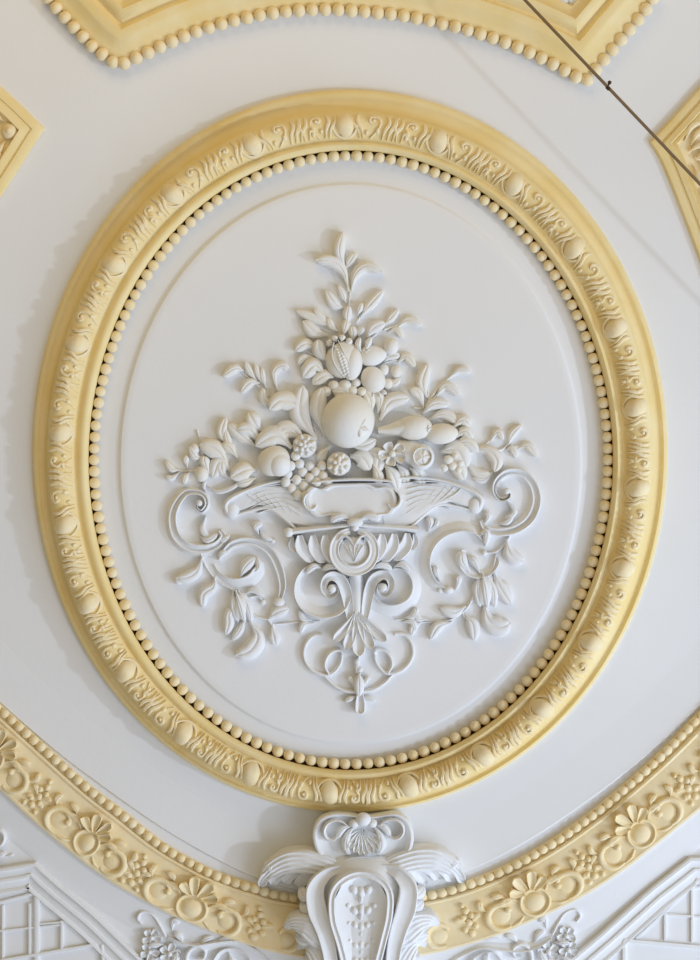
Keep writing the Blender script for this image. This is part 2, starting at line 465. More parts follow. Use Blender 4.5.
# top coffer
arc = cat([(119,67),(144,56),(186,37),(227,24),(270,15),(316,11),(350,12),(408,18),(476,34),(532,55),(585,83)], 5)
arc[0] = (*arc[0], 1); arc[-1] = (*arc[-1], 1)
top = [(-30,-95),(38,-15),(54,6),(74,28),(95,50)]+arc+[(615,47),(643,14),(660,-14),(720,-100)]
K = thing('coffer', 'yellow stepped ceiling coffer edged with beads above the oval frame', 'coffer', 350, -60)
bm = NB()
coffer_frame(bm, top, [(3,-1),(3,6),(6,9),(9,10),(15,11),(20,16),(23,17),(30,17),(33,13),(36,12.5),(39,17),(43,20),(47,20),(50,16),(53,14),(58,14),(60,8),(62,5)])
obj('moulding', bm, M_YEL, K, ang=40)
bm = NB()
vs = [bm.verts.new(W(*q, 5)) for q in offset(top, 61)]; bm.faces.new(vs)
obj('panel', bm, M_YEL, K, smooth=False)
orgK = Vector(K['_org'])
Pt, Lt = mk([p[:2] for p in top])
s = 5.0
s0 = near(Pt, Lt, (119,67))
for dirn in (1, -1):
    s = s0+(6.5 if dirn > 0 else -6.5)
    while 0 < s < Lt[-1]:
        x, y, tx, ty = walk(Pt, Lt, s)
        if -10 < x < 710 and y > -9:
            o = bpy.data.objects.new('bead', bead_me); C.objects.link(o); o.parent = K
            j = 1.14+random.uniform(-.05, .05)
            o.location = W(x, y, 7)-orgK; o.scale = (j, j*1.03, j*1.1); o.rotation_euler = (0, 0, math.atan2(ty, tx))
        s += dirn*13.1
# carved scroll work in the top coffer corner (pale)
bm = NB()
for x, y, r in ((540,-6,6),(551,-3,7),(563,2,8),(575,5,8),(586,3,7),(596,-3,6),(570,-6,9),(584,-9,8)):
    ball(bm, x, y, r, r*.8, 5, 6, rot=random.uniform(0,3), seg=14)
for p in ([(548,-8),(556,2),(566,7)],[(560,-10),(570,2),(582,9)],[(575,-10),(584,-2),(594,-6)],[(590,-12),(592,-4),(584,2)]):
    leaf(bm, p, 7, 5, 6, 3, sk=3)
obj('carved_foliage', bm, M_PLAS, K, label='pale carved foliage')
# left coffer
Kl = thing('coffer', 'yellow pointed coffer corner at the left edge beside the oval frame', 'coffer', -60, 130)
pl = [(-80,289),(0,198),(12,180),(26,158),(36,142),(45,129,1),(22,106),(0,86),(-80,15)]
bm = NB()
coffer_frame(bm, pl, [(0,-1),(0,3),(1.5,5),(6,7),(9,7.5),(10,6),(13,7),(17,10),(19,10),(20,6),(22,4)])
obj('moulding', bm, M_YEL, Kl, ang=40)
bm = NB(); bm.faces.new([bm.verts.new(W(*q, 4.5)) for q in offset(pl, 21)]); obj('panel', bm, M_YEL, Kl, smooth=False)
bm = NB(); ball(bm, 10, 132, 8, 8, 6, 5.5); ball(bm, 10, 132, 3.5, 3.5, 3, 10, seg=12)
obj('boss', bm, M_YELP, Kl)
bm = NB()
for p in ([(6,142),(0,150),(-6,152)],[(4,122),(-4,116),(-10,118)],[(2,145),(-2,160),(-8,166)]): leaf(bm, p, 8, 4, 5, 2, sk=3)
obj('carved_foliage', bm, M_YELP, Kl)
# right coffer
Kr = thing('coffer', 'yellow pointed coffer corner behind the cable at the right edge', 'coffer', 760, 150)
pr = [(790,5),(700,87),(675,115),(649,143,1),(658,156),(667,176),(678,204),(688,230),(700,262),(740,380)]
bm = NB()
coffer_frame(bm, pr, [(0,-1),(0,3),(1.5,5.5),(7,7),(10,6.5),(11,9),(16,10.5),(17,8),(19,9.5),(21,10),(22,5),(24,4)])
obj('moulding', bm, M_YEL, Kr, ang=40)
bm = NB(); bm.faces.new([bm.verts.new(W(*q, 4.5)) for q in offset(pr, 23)]); obj('panel', bm, M_YELP, Kr, smooth=False)
bm = NB()
for p in ([(684,142),(690,128),(702,122)],[(690,146),(697,134),(708,130)],[(688,152),(700,146),(712,148)],[(694,160),(702,156),(712,158)],[(692,166),(698,178),(704,184)],[(698,162),(706,172),(712,176)],[(700,190),(706,200),(708,214)]):
    leaf(bm, p, 7, 5, 5, 2, sk=3)
sweep(bm, spiral(696,156,9,3,-120,140,20), [2,3.6,3,2], 4, ROUND, 5, skirt=3, raw=True)
obj('carved_foliage', bm, M_YELP, Kr)

# ------------------------------------------------------------------ cable
Cb = thing('cable', 'thin brown cable stretched diagonally across the top right corner', 'cable', 612, 92, 60)
bm = NB()
def rod(bm, p, q, r, n=10):
    p, q = Vector(p), Vector(q); d = (q-p).normalized(); a = d.orthogonal().normalized(); b = d.cross(a)
    loft(bm, [[c+(a*math.cos(2*PI*i/n)+b*math.sin(2*PI*i/n))*r for i in range(n)] for c in (p, q)])
HC = 90
kk = (8.6-1.6-HC*S)/7.0
def Wc(x, y): return Vector(((x-CX)*S*kk, (y-CY)*S*kk, H-HC*S))
dx, dy = (700-525), (184-0)
ends = [Wc(525-dx*.5, -dy*.5), Wc(525+dx*2.4, dy*2.4)]
ux = (ends[1]-ends[0]).normalized(); sd = Vector((0,0,1)).cross(ux); up = ux.cross(sd)
cpts = [Vector((*(ends[0]-ux*.45)[:2], H+.01)), ends[0], ends[1], Vector((*(ends[1]+ux*.45)[:2], H+.01))]
loft(bm, [[c+(sd*math.cos(2*PI*i/12)+up*math.sin(2*PI*i/12))*.0048 for i in range(12)] for c in cpts])
obj('sheath', bm, M_CABLE, Cb)
bm = NB()
rod(bm, Wc(606.5,86.5), Wc(609.5,89.5), .0058)
c = Wc(609.5, 82.5)
bmesh.ops.create_uvsphere(bm, u_segments=10, v_segments=8, radius=.006, matrix=Matrix.Translation(c))
rod(bm, Wc(607.5,87), c, .003, 8)
obj('clip', bm, M_DARK, Cb, label='small black clip')
# ------------------------------------------------------------------ relief: basket of fruit
M_CLEAN = M_PLAS.copy(); M_CLEAN.name = 'clean_white_plaster'
PH = 1.7   # panel level
G = thing('fruit_basket_relief', 'white plaster basket heaped with fruit, flowers and leafy sprays in the oval', 'relief ornament', 350, 440)
Lf = {}
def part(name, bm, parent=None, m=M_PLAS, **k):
    o = obj(name, bm, M_CREAM if m is M_PLAS else m, parent or G, **k); return o
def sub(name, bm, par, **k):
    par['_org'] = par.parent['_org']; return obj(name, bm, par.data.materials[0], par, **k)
def spray(stems, leaves, name='leafy_spray', parent=None, berries=(), sw=2.2, sh=3.2):
    bm = NB()
    for st in stems: sweep(bm, st, [sw*1.3, sw, sw*.8], [PH+sh, PH+sh-.5, PH+sh-1.2], ROUND, 0, skirt=0)
    o = part(name, bm, parent)
    for L_ in leaves:
        pts, w = L_[0], L_[1]; h = L_[2] if len(L_) > 2 else 6; c = L_[3] if len(L_) > 3 else 3
        b = NB(); leaf(b, pts, w, h, PH, c, sk=0); sub('leaf', b, o)
    for x, y, r in berries:
        b = NB(); ball(b, x, y, r, r*1.15, r, PH+r*.6); sub('bud', b, o)
    return o
# top spray
spray([[(350,345),(350,325),(349,307),(350,290),(347,275),(344,262)],[(356,324),(362,314),(368,306)],[(349,318),(344,308)]],
 [([(345,268),(339,252),(343,233)],13,8,5),([(346,270),(350,262),(356,253)],9,5),([(349,292),(343,272),(331,262),(316,261)],14,8,7),([(351,292),(355,276),(366,267),(382,273)],12,8,6),
  ([(345,309),(334,304),(326,291)],13,7),([(346,303),(343,296),(338,285)],8,6),([(360,318),(371,304),(383,291)],11,6),([(357,316),(359,310),(362,303)],8,9),
  ([(348,325),(347,316),(349,306)],11,8),([(336,327),(318,320),(296,311)],11,6),([(331,324),(321,318),(314,309)],9,6),([(328,336),(314,332),(303,321)],15,7),
  ([(338,332),(331,326),(328,318)],9,6),([(343,336),(345,328),(347,320)],11,8),([(352,342),(353,334),(351,326)],11,8),([(358,338),(360,332),(364,328)],8,7)])
spray([[(366,345),(378,332),(388,322)],[(384,330),(396,326),(408,322)]],
 [([(384,326),(391,318),(398,310)],9,5),([(398,327),(408,320),(421,325)],10,5),([(366,338),(374,328),(385,323)],13,6),([(388,332),(396,330),(402,338)],8,4)])
spray([[(372,372),(388,362),(402,360)]],
 [([(398,362),(406,357),(415,367)],11,6),([(384,362),(391,356),(400,356)],10,6),([(380,378),(392,384),(400,378)],9,5)], berries=((391,347,7.5),(396,372,5.5),(384,370,5),(388,384,5)))
# left of the pomegranate
spray([[(330,365),(315,356),(304,350)],[(330,372),(316,372)]],
 [([(318,350),(306,344),(295,351)],13,7),([(316,358),(304,358),(298,365)],9,5),([(325,374),(314,366),(303,378)],19,9,5),([(328,362),(320,352),(318,340)],15,10,5),([(334,378),(325,376),(312,384)],15,8)])
# pomegranate split open
bm = NB(); ball(bm, 343, 360, 17.5, 19, 15, 7, rot=.3, seg=32); ball(bm, 352, 364, 10.5, 17, 12, 10, rot=.1, seg=28)
pm = part('pomegranate', bm)
b = NB()
for k in range(20):
    u = (k//2)/9; ball(b, 336+u*9+(k%2)*3.6, 348+u*26+(k%2), 2.2, 2.2, 2.2, 21.6-5*(2*u-1)**2, seg=8)
sub('seeds', b, pm)
b = NB(); sweep(b, [(334,343),(332,356),(336,368),(344,378)], [2,3,3,1.5], [21,22,21,16], ROUND, 0, skirt=8); sweep(b, [(338,341),(343,352),(349,364),(352,377)], [1.5,2.6,2.6,1.5], [21,22.5,22,17], ROUND, 0, skirt=8)
sub('split_skin', b, pm)
b = NB()
for q in (-2.5,-2.0,-1.4,-.8): leaf(b, [(340+8*math.cos(q),352+10*math.sin(q)),(340+17*math.cos(q),352+17*math.sin(q))], 8, 12, 5, 3)
sub('calyx', b, pm)
bm = NB(); ball(bm, 373, 356, 14, 10.5, 9, 7, rot=-.1, seg=26, taper=.25); fg = part('fig', bm)
b = NB(); star(b, 366, 351, 4, 14, 4, 2.5); leaf(b, [(366,352),(368,344),(371,338)], 7, 12, 4); leaf(b, [(362,354),(358,346),(360,338)], 7, 12, 4); sub('calyx', b, fg)
bm = NB(); ball(bm, 373, 380, 12, 14, 10, 8, rot=-.5, seg=26); pl_ = part('plum', bm)
b = NB()
for q in (.6, 1.2, 1.9): leaf(b, [(375+6*math.cos(q),386+6*math.sin(q)),(376+13*math.cos(q),388+12*math.sin(q))], 5, 9, 3); 
sub('tip', b, pl_)
bm = NB()
for x, y, r in ((334,386,6),(345,386,7),(352,391,6),(326,392,6),(340,396,6),(362,392,5.5),(356,383,5)): ball(bm, x, y, r, r*.9, r, 8, seg=14)
part('small_fruit_cluster', bm)
# long leaves behind the apple
spray([[(318,440),(312,420)]], [([(317,440),(300,414),(303,386)],22,11,5),([(312,430),(298,406),(281,401),(270,410)],20,12,7),([(325,436),(318,410),(322,388)],18,12,4),([(306,440),(290,430),(275,431)],20,10,4),
  ([(372,412),(370,400),(364,390)],14,10),([(378,414),(380,400),(374,392)],13,9),([(380,421),(390,402),(409,398)],17,10,5),([(350,400),(345,392),(332,391)],14,11,4)], name='leaf_cluster')
bm = NB(); ball(bm, 348, 421, 26.5, 27.5, 25, 11, rot=.2, seg=40); ap = part('apple', bm)
b = NB(); star(b, 360, 428, 9.5, 30.5, 5, 5, rot=.3); sub('calyx', b, ap)
bm = NB(); ball(bm, 414, 428, 18, 12.5, 12, 11, rot=-.06, seg=28); sweep(bm, [(378,431),(390,430),(404,428),(418,427)], [7,12,19,22], [14,17,21,20], ROUND, 0, skirt=4); pr_ = part('pear', bm)
b = NB(); star(b, 427, 429, 4, 18.5, 5, 2.6); sub('calyx', b, pr_)
bm = NB(); ball(bm, 441, 434, 17, 10.5, 11, 9, rot=-.05, seg=26); part('plum', bm)
bm = NB(); sweep(bm, [(396,446),(408,450),(420,456)], [14,24,27], [14,19,20], ROUND, 0, skirt=4); ball(bm, 421, 457, 13, 13.5, 12, 10, seg=28); mq = part('medlar', bm)
b = NB(); star(b, 422, 457, 7.5, 20.5, 5, 4.4); sweep(b, spiral(422,457,9.3,9.3,0,360,24), 2.2, 2.6, ROUND, 19.5, skirt=16, raw=True); sub('calyx', b, mq)
# open star flower and rosettes
bm = NB()
for q in range(5):
    a = q*2*PI/5+.5; petal(bm, [(392,454),(392+8*math.cos(a),454+7*math.sin(a)),(392+14*math.cos(a),454+12*math.sin(a))], 11, 9, 8, 3, sk=2)
fl = part('star_flower', bm); b = NB(); ball(b, 392, 454, 3.5, 3.5, 3, 17, seg=12); sub('centre', b, fl)
def daisy(x, y, r, z):
    bm = NB(); ball(bm, x, y, r, r, r*.8, z, seg=22); o = part('rose', bm); b = NB()
    for ring, n, rr in ((1,5,.35),(2,8,.7)):
        for k in range(n):
            a = 2*PI*k/n+ring; ball(b, x+r*rr*math.cos(a), y+r*rr*math.sin(a), r*random.uniform(.2,.36), r*.2, r*.26, z+r*.8*math.sqrt(1-rr*rr)+.5, rot=a, seg=10)
    ball(b, x, y, r*.25, h=z+r*.8, seg=10); sub('petals', b, o)
daisy(305, 446, 12, 10); daisy(339, 464, 12, 14)
spray([[(352,462),(362,470)]], [([(350,456),(362,458),(370,470)],20,15,2),([(366,448),(378,456),(376,474)],17,13,2),([(384,464),(393,476),(398,492)],15,14,-4),([(396,464),(404,474),(406,488)],12,10,-2),
  ([(410,468),(418,474),(423,486)],15,10,-3),([(372,462),(378,476),(378,486)],12,16,-6),([(350,446),(364,446),(376,440)],14,14,2),([(330,446),(322,456),(318,462)],12,10,2)], name='leaf_cluster')
# left fruit, grapes
bm = NB(); ball(bm, 274, 461, 17, 15, 14, 9, rot=-.5, seg=30); ball(bm, 279, 464, 12, 13, 13, 12, rot=-.6, seg=24); part('peach', bm)
spray([[(290,446),(300,452)]], [([(292,448),(276,436),(256,446)],22,13,3),([(300,438),(288,432),(278,438)],16,11,3),([(262,432),(254,422),(249,412)],18,9,3),([(262,445),(250,430),(237,430)],16,9,5),
  ([(256,446),(242,436),(228,424)],15,8,3),([(226,444),(222,432),(226,418)],13,7,3),([(234,450),(228,440),(225,428)],9,7),([(256,470),(246,470),(231,478)],20,10,4),([(256,478),(246,482),(236,484)],12,8,2),
  ([(238,458),(230,448),(222,444)],13,8,3),([(228,462),(216,450),(200,444)],20,9,4),([(232,472),(220,462),(213,478)],17,7,2),([(228,478),(222,470),(222,458)],12,7,2)], name='leaf_cluster')
LEFT_UP = spray([[(268,396),(256,384),(240,371)],[(256,383),(250,370),(244,362)],[(272,402),(270,388)]],
 [([(244,371),(235,369),(223,377)],11,7,4),([(257,381),(250,372),(245,362)],8,5),([(262,384),(258,374),(255,364)],7,5),([(260,383),(250,383),(241,393)],11,6),([(266,388),(263,378),(262,368)],7,5),
  ([(279,396),(274,374),(282,366),(289,370)],11,7,5),([(276,404),(264,400),(263,388)],11,7)])
spray([[(214,465),(200,470),(186,471),(178,471)],[(205,468),(203,455),(200,440),(197,430)]],
 [([(180,470),(172,469),(166,461)],8,6,3),([(180,472),(172,478),(166,476)],7,6,3),([(190,472),(186,477),(184,484)],8,6,3),([(188,468),(186,460),(188,456)],8,6),([(203,458),(195,456),(190,446)],10,8,3),
  ([(210,474),(205,462),(205,456)],12,8)], berries=((195,449,5),(202,474,7)))
bm = None
gc = part('grape_bunch', (lambda b: (sweep(b, [(318,456),(305,470),(293,490)], [20,30,12], [8,9,6], ROUND, 0, skirt=0), b)[1])(NB()))
for x, y in ((288,474),(286,482),(292,488),(298,495),(297,480),(303,472),(304,486),(310,478),(316,472),(310,466),(317,482),(323,476),(291,466),(300,464),(296,456),(322,466),(328,482),(306,495)):
    b = NB(); ball(b, x, y, 5.0, 5.3, 5, 11+random.uniform(-1,1.5), seg=14); sub('grape', b, gc)
# right side clusters
spray([[(430,408),(428,392),(427,378)],[(428,402),(440,386),(452,376),(464,371)],[(428,404),(440,392),(450,388)],[(414,408),(422,408),(429,403)]],
 [([(427,398),(422,382),(428,364)],15,7,4),([(450,377),(460,370),(470,372)],9,6,3),([(436,396),(446,386),(460,396)],11,6,4),([(424,408),(418,394),(409,389)],12,7,4),([(422,414),(434,404),(449,405)],13,8,3),([(428,420),(444,414),(460,424)],12,7)])
spray([[(466,444),(480,447),(490,440),(496,434)],[(484,450),(500,450),(510,442),(516,432)],[(508,448),(520,447),(534,455)]],
 [([(452,428),(462,420),(470,426)],13,9),([(456,438),(464,431),(472,440)],12,9),([(490,441),(497,432),(503,440)],9,7,3),([(508,445),(512,434),(521,425)],9,5,3),([(506,449),(512,449),(516,458)],9,5),([(518,448),(527,446),(537,457)],10,5),
  ([(454,446),(466,442),(478,452)],14,9),([(440,452),(456,450),(466,468)],24,9,4),([(444,462),(456,466),(464,480)],18,8,3),([(470,452),(486,450),(496,460),(494,472)],15,8,5),([(466,462),(478,474),(490,474)],12,5)],
 berries=((466,436,5),))
bm = NB()
for x, y, r in ((448,460,5),(455,456,4),(452,466,4.5),(460,463,4),(444,468,4),(458,470,3.5)): ball(bm, x, y, r, h=9, seg=12)
part('berry_cluster', bm)

# the basket itself
bm = NB()
def mir(pts, s, c=353.5): return pts if s < 0 else [(2*c-x, y-.04*(2*c-2*x)*.5) for x, y in pts]
for s in (-1, 1):
    sweep(bm, mir([(231,508),(242,501),(258,496),(276,498),(296,504),(325,506)], s), [14,19,20,26,44,50], [6,8,9,10,11,12], [(-1,0),(-.97,.8),(-.8,1),(-.5,.94),(0,.9),(.5,.85),(.85,.8),(1,0)], 0, skirt=0)
    ball(bm, *mir([(232,510)], s)[0], 8, 9, 7, 3, seg=18)
sweep(bm, [(353,483),(353,506),(353,533)], [150,122,116], [12,12,12], ROUND, 0, skirt=0)
# lower bowl
sweep(bm, [(353,528),(353,541),(353,556),(353,572)], [118,112,84,30], [11,13,11,7], ROUND, 0, skirt=0)
bk = part('basket', bm, m=M_CLEAN)
for s in (-1, 1):
    b = NB()
    for k in range(6):
        y0 = 488+k*5
        sweep(b, mir([(238+k*4,502+k*2.2),(256+k*3,489+k*4),(280+k*1.2,484+k*4.6),(300,485+k*6)], s), [1,2,2,1], [6.5,9.3,10,11.5], ROUND, 0, skirt=2)
    for k in range(7):
        sweep(b, mir([(244+k*8,490-k*.8),(252+k*8,498),(264+k*7,504+k*2.2)], s), [1,1.8,1], [8,9.6,10], ROUND, 0, skirt=2)
    sub('wickerwork', b, bk)
for s in (-1, 1):
    b = NB(); sweep(b, mir([(228,513),(226,505),(232,498),(246,491),(266,484),(290,480),(312,480)], s), [6,6.5,6,5,4,4,3], [9,11,12,12,12,13,13], ROUND, 0, skirt=1)
    sweep(b, mir([(230,517),(250,511),(268,508),(284,518),(296,529)], s), [2,4,5,5,4], [5,7,9,11,11], ROUND, 0, skirt=1)
    sub('rim', b, bk)
b = NB()
for s in (-1, 1): sweep(b, mir([(289,532),(312,529),(336,526.5),(350,525)], s), [8,6.5,6.5,6.5], [17,18,19,20], ROUND, 0, skirt=3)
ball(b, 289, 532, 5, 5, 5, 14, seg=14)
sub('bar', b, bk)
b = NB()
for s in (-1, 1):
    for k, (x0, x1) in enumerate(((300,309),(313,320),(325,331),(338,341))):
        petal(b, mir([(x0,535),(x0+2,548),(x1+6,563-.8*(3-k))], s), 15, 17+k, 0, -7, sk=2)
    petal(b, mir([(293,536),(292,545),(297,551)], s), 8, 12, 0, 2, sk=2)
sub('gadroons', b, bk)
# cartouche on the basket
cart = [(352,484),(332,485),(322,489),(312,487),(306,496),(309,509),(317,516),(330,515),(342,520),(355,521),(368,519),(381,515),(391,513),(396,501),(392,490),(384,487),(376,488),(366,484)]
cc = cat(cart, 6, closed=True)
bm = NB()
R = loft(bm, [[W(353+(x-353)*k, 502+(y-502)*k, h) for x, y in cc] for k, h in ((1.03,2),(1.03,16),(1.0,18.5),(.94,19),(.88,17.5),(.84,16.5),(.6,16.8),(.3,17))])
bm.faces.new(R[-1])
ct = part('cartouche', bm, ang=35, m=M_CLEAN)
b = NB()
for s in (-1, 1):
    sweep(b, mir(spiral(313,503,11,4,-110,-330,24,), s, 352), [2,4,5,5,4,3], [20,22,22.5,22,21,20], ROUND, 0, skirt=10)
    sweep(b, mir([(312,483),(330,480.5),(352,479.5)], s, 352), [3,4,4], [19,20,20.5], ROUND, 0, skirt=6)
    leaf(b, mir([(352,520),(343,516),(335,518),(331,522)], s, 355), 9, 23, 0, 1, sk=8)
    sweep(b, mir(spiral(336,517,5,2,60,-160,14), s, 355), [2,3.4,3,2], 22, ROUND, 0, skirt=8)
ball(b, 355, 522, 8, 4.5, 5, 21, seg=16)
ball(b, 355, 527, 4, 4, 4, 20, seg=12)
sub('scroll_edge', b, ct)
# heart medallion on the bowl
bm = NB()
sweep(bm, spiral(354,550,20,20,-78,258,44), [7,10,11,11,11,10,7], [19,22,23,23,23,22,19], [(-1,0),(-1,.85),(-.8,1),(-.4,.93),(0,.97),(.4,.93),(.8,1),(1,.8),(1,0)], 0, skirt=4, raw=True)
bm2 = bm; ball(bm, 354, 551, 15, 15, 6, 15, seg=26)
ht = part('heart_medallion', bm, m=M_CLEAN)
b = NB()
for s in (-1, 1): sweep(b, mir([(354,546),(349,538),(343,535),(338,540)], s, 354), [2,4,3.4,2], [22,24,24,22], ROUND, 0, skirt=12)
for q in (-.9,-.45,0,.45,.9): sweep(b, [(354,561),(354+6*math.sin(q),552),(354+12*math.sin(q),546-2*math.cos(q))], [1,3,1.6], [21,23,22], ROUND, 0, skirt=14)
sub('shell', b, ht)

# ------------------------------------------------------------------ volute pedestal with shell pendant
V = thing('volute_pendant', 'white plaster pair of volutes with shell and looped pendant under the basket', 'relief ornament', 355, 630)
def vp(n, bm, par=None, **k):
    return obj(n, bm, M_PLAS, par or V, **k)
def vsub(n, bm, par, **k):
    par['_org'] = par.parent['_org']; return obj(n, bm, M_PLAS, par, **k)
for s in (-1, 1):
    bm = NB()
    pts = [(349,622),(347,610),(345,595),(340,580),(331,575)]+spiral(331,589,13,3.5,-120,-420,22)
    pts = pts[:5]+[p for p in pts[5:]]
    sweep(bm, mir(cat([(351,624),(349,608),(346,592),(341,580),(333,575.5),(326,579),(324,588),(329,595),(336,592),(335,586),(331,586)], 6), s, 357.5), [6,10,12,12,10,8,7,6,5,4,3], [8,10,13,15,16,17,17,17,17,18,18], CHAN, 0, skirt=0, raw=True)
    v = vp('volute', bm)
    b = NB()
    sweep(b, mir([(348,578),(346,597),(338,608),(323,612),(308,607),(300,596),(300,582),(307,571),(318,567),(324,569)], s, 358), [6,11,13,13,12,11,10,9,7,4], [9,11,12,12,12,12,12,11,10,7], CHAN1, 0, skirt=0)
    vsub('outer_band', b, v)
    b = NB(); ball(b, *mir([(332,588)], s, 357.5)[0], 4.5, 4.5, 4, 15, seg=14); vsub('eye', b, v)
    b = NB(); leaf(b, mir([(322,568),(314,566),(306,573)], s, 358), 8, 13, 0, 3, sk=0); leaf(b, mir([(344,570),(332,566),(322,570)], s, 357), 8, 14, 0, 1, sk=0)
    vsub('leaf', b, v)
bm = NB(); sweep(bm, [(356,566),(357,590),(357,622)], [14,16,10], [12,12,9], ROUND, 0, skirt=0); ball(bm, 356, 569, 5, 5, 5, 13, seg=12); vp('stem', bm)
# shell
bm = NB()
for x1, y1, w, bnd in ((334,640,11,-6),(346,648,12,-2),(359,655,15,0),(372,648,12,2),(386,640,11,6)):
    petal(bm, [(357,612),((357+x1)/2-bnd*.6,(612+y1)/2-1),(x1,y1)], w, 9, PH, 4, sk=0)
vp('shell', bm)
bm = NB()
for s in (-1, 1):
    m_ = (lambda p: mir(p, s, 358.5))
    sweep(bm, m_(cat([(322,635),(313,636),(306,644),(304,655),(308,665),(316,672),(327,675),(335,671),(341,662),(342,653)], 5)), [4,4.5,4.5,4.5,4.5,4.5,4,4,3.5,3], [PH+5]*10, ROUND, 0, skirt=0, raw=True)
    sweep(bm, m_(cat([(329,674),(325,666),(327,657),(333,651),(340,650),(343,654)], 5)), [3,4,4.5,4.5,4,3], [PH+6.5]*6, ROUND, 0, skirt=0, raw=True)
    sweep(bm, m_(cat([(324,675),(333,684),(344,690),(356,692)], 5)), [3,4,4.5,4], [PH+5]*4, ROUND, 0, skirt=0, raw=True)
vp('loop', bm)
bm = NB()
for s in (-1, 1):
    leaf(bm, mir([(358,690),(353,682),(350,677)], s, 359), 5, 7, PH, 2, sk=0); ball(bm, *mir([(350,678)], s, 359)[0], 3, 3, 3, PH+4, seg=10)
    leaf(bm, mir([(357,696),(351,698),(344,701)], s, 360), 6, 6, PH, 2, sk=0)
leaf(bm, [(359,655),(357,664),(358,676)], 6, 7, PH, 1, sk=0)
leaf(bm, [(359,672),(359,682),(359,696)], 12, 11, PH, 1, sk=0); petal(bm, [(360,688),(360,702),(360,713)], 11, 8, PH, 2, sk=0)
for x, y in ((357,661),(360,669)): ball(bm, x, y, 3, 3, 3, PH+5, seg=10)
vp('fleur_drop', bm)
for s in (-1, 1):   # stems with paired leaves that reach to the side scrolls
    bm = NB(); sweep(bm, mir([(320,621),(300,622),(276,624)], s, 358), [2,2,1.6], PH+3, ROUND, 0, skirt=0)
    vp('tendril', bm)
    for p in ([(312,620),(303,618),(299,610)],[(314,623),(304,624),(300,633)]):
        b = NB(); leaf(b, mir(p, s, 358), 8, 6, PH, 2, sk=0); vp('leaf', b)

# ------------------------------------------------------------------ side scroll ornaments
def scrolls(name, label, ox, spec):
    t = thing(name, label, 'relief ornament', *ox)
    for kind, items in spec:
        for it in items:
            b = NB(); par = None
            if kind == 'band':
                pts, w, h, pr = it; sweep(b, pts, w, h, pr, 0, skirt=0); obj('scroll', b, M_PLAS, t)
            elif kind == 'stem':
                sweep(b, it, [2.4,2.6,2], [PH+4,PH+4,PH+3], ROUND, 0, skirt=0); obj('stem', b, M_PLAS, t)
            elif kind == 'leaf':
                pts, w, h, c = it; leaf(b, pts, w, h, PH, c, sk=0); obj('leaf', b, M_PLAS, t)
            elif kind == 'ball':
                ball(b, *it[:6], seg=18); obj('bud', b, M_PLAS, t)
            elif kind == 'bell':
                (x, y), (x1, y1), w = it
                ball(b, (x+x1)/2, (y+y1)/2, w*.42, w*.66, 8, 4, rot=.15 if x1 < x else -.2, seg=22)
                for q in (-.34,0,.34): leaf(b, [(x1+q*w*.3,y1),((x+x1)/2+q*w,(y+y1)/2-1),(x+q*w*.9,y)], w*.42, 13-abs(q)*8, 0, 0, sk=0)
                obj('bellflower', b, M_PLAS, t)
    return t
B = [4,8,11,12,12,11,10,8,6,4]
scrolls('scroll_ornament', 'white plaster scroll and leaf ornament left of the central volutes', (230,560), [
 ('band', [([(200,502),(196,507),(202,512),(208,505),(206,496),(198,491),(185,492),(174,506),(171,521),(175,537),(187,548),(203,551),(217,547),(225,537),(221,530)], [3,4,5,5.5,6.5,8,10,12,13,14,14,14,12,9,5], [14,14,13.5,13,12,11,10,10,10,10,10,10,10,9,7], CHAN2),
           ([(222,556),(234,545),(252,543),(268,552),(277,568),(281,585),(279,600)], [6,10,12,13,13,11,6], [7,10,11,11,11,10,7], CHAN2),
           ([(213,565),(218,574),(228,581),(240,583),(252,580),(259,572),(262,562)], [3,6,8,11,14,14,6], [5,7,9,10,11,11,9], CHAN1)]),
 ('stem', [[(200,550),(206,566),(217,580),(232,589),(246,597),(250,606)],[(250,597),(258,596),(263,601)],[(246,612),(258,617),(270,619),(280,614)],[(268,619),(275,630)],[(232,590),(238,598)]]),
 ('ball', [(200,503,3.2,3.2,3,12.5),(279,602,6,5,5,5),(263,602,3,3,3,3),(273,541,3,2.5,3,3),(179,580,5,4.5,4,5)]),
 ('leaf', [([(203,556),(198,570),(188,577),(177,578)],14,7,5),([(215,576),(214,586),(204,594),(203,607)],13,7,3),([(243,606),(230,612),(229,624),(226,634)],12,7,3),([(250,621),(258,636),(250,650),(236,655)],20,8,5),
           ([(246,616),(240,630),(232,640)],9,6,2),([(268,619),(277,612),(289,608)],14,7,3),([(272,624),(274,636),(276,645)],13,7,2),([(246,593),(254,590),(264,597)],7,6,2),([(259,534),(256,526),(263,523)],9,8,3),([(260,530),(264,536),(273,540)],6,5,2),
           ([(206,516),(203,530),(212,540)],8,6,1),([(200,536),(208,540),(218,534)],9,7,3),([(219,534),(223,540),(230,535)],7,6,2),([(240,578),(246,566),(256,557)],13,9,3),([(252,574),(259,566),(256,556)],8,9,2),([(219,560),(222,554),(228,552)],8,9,2),
           ([(207,486),(218,492),(232,488),(240,482)],6,7,2),([(206,492),(204,486),(206,480)],5,6,2)]),
 ('bell', [((245,622),(236,590),21)]) ])
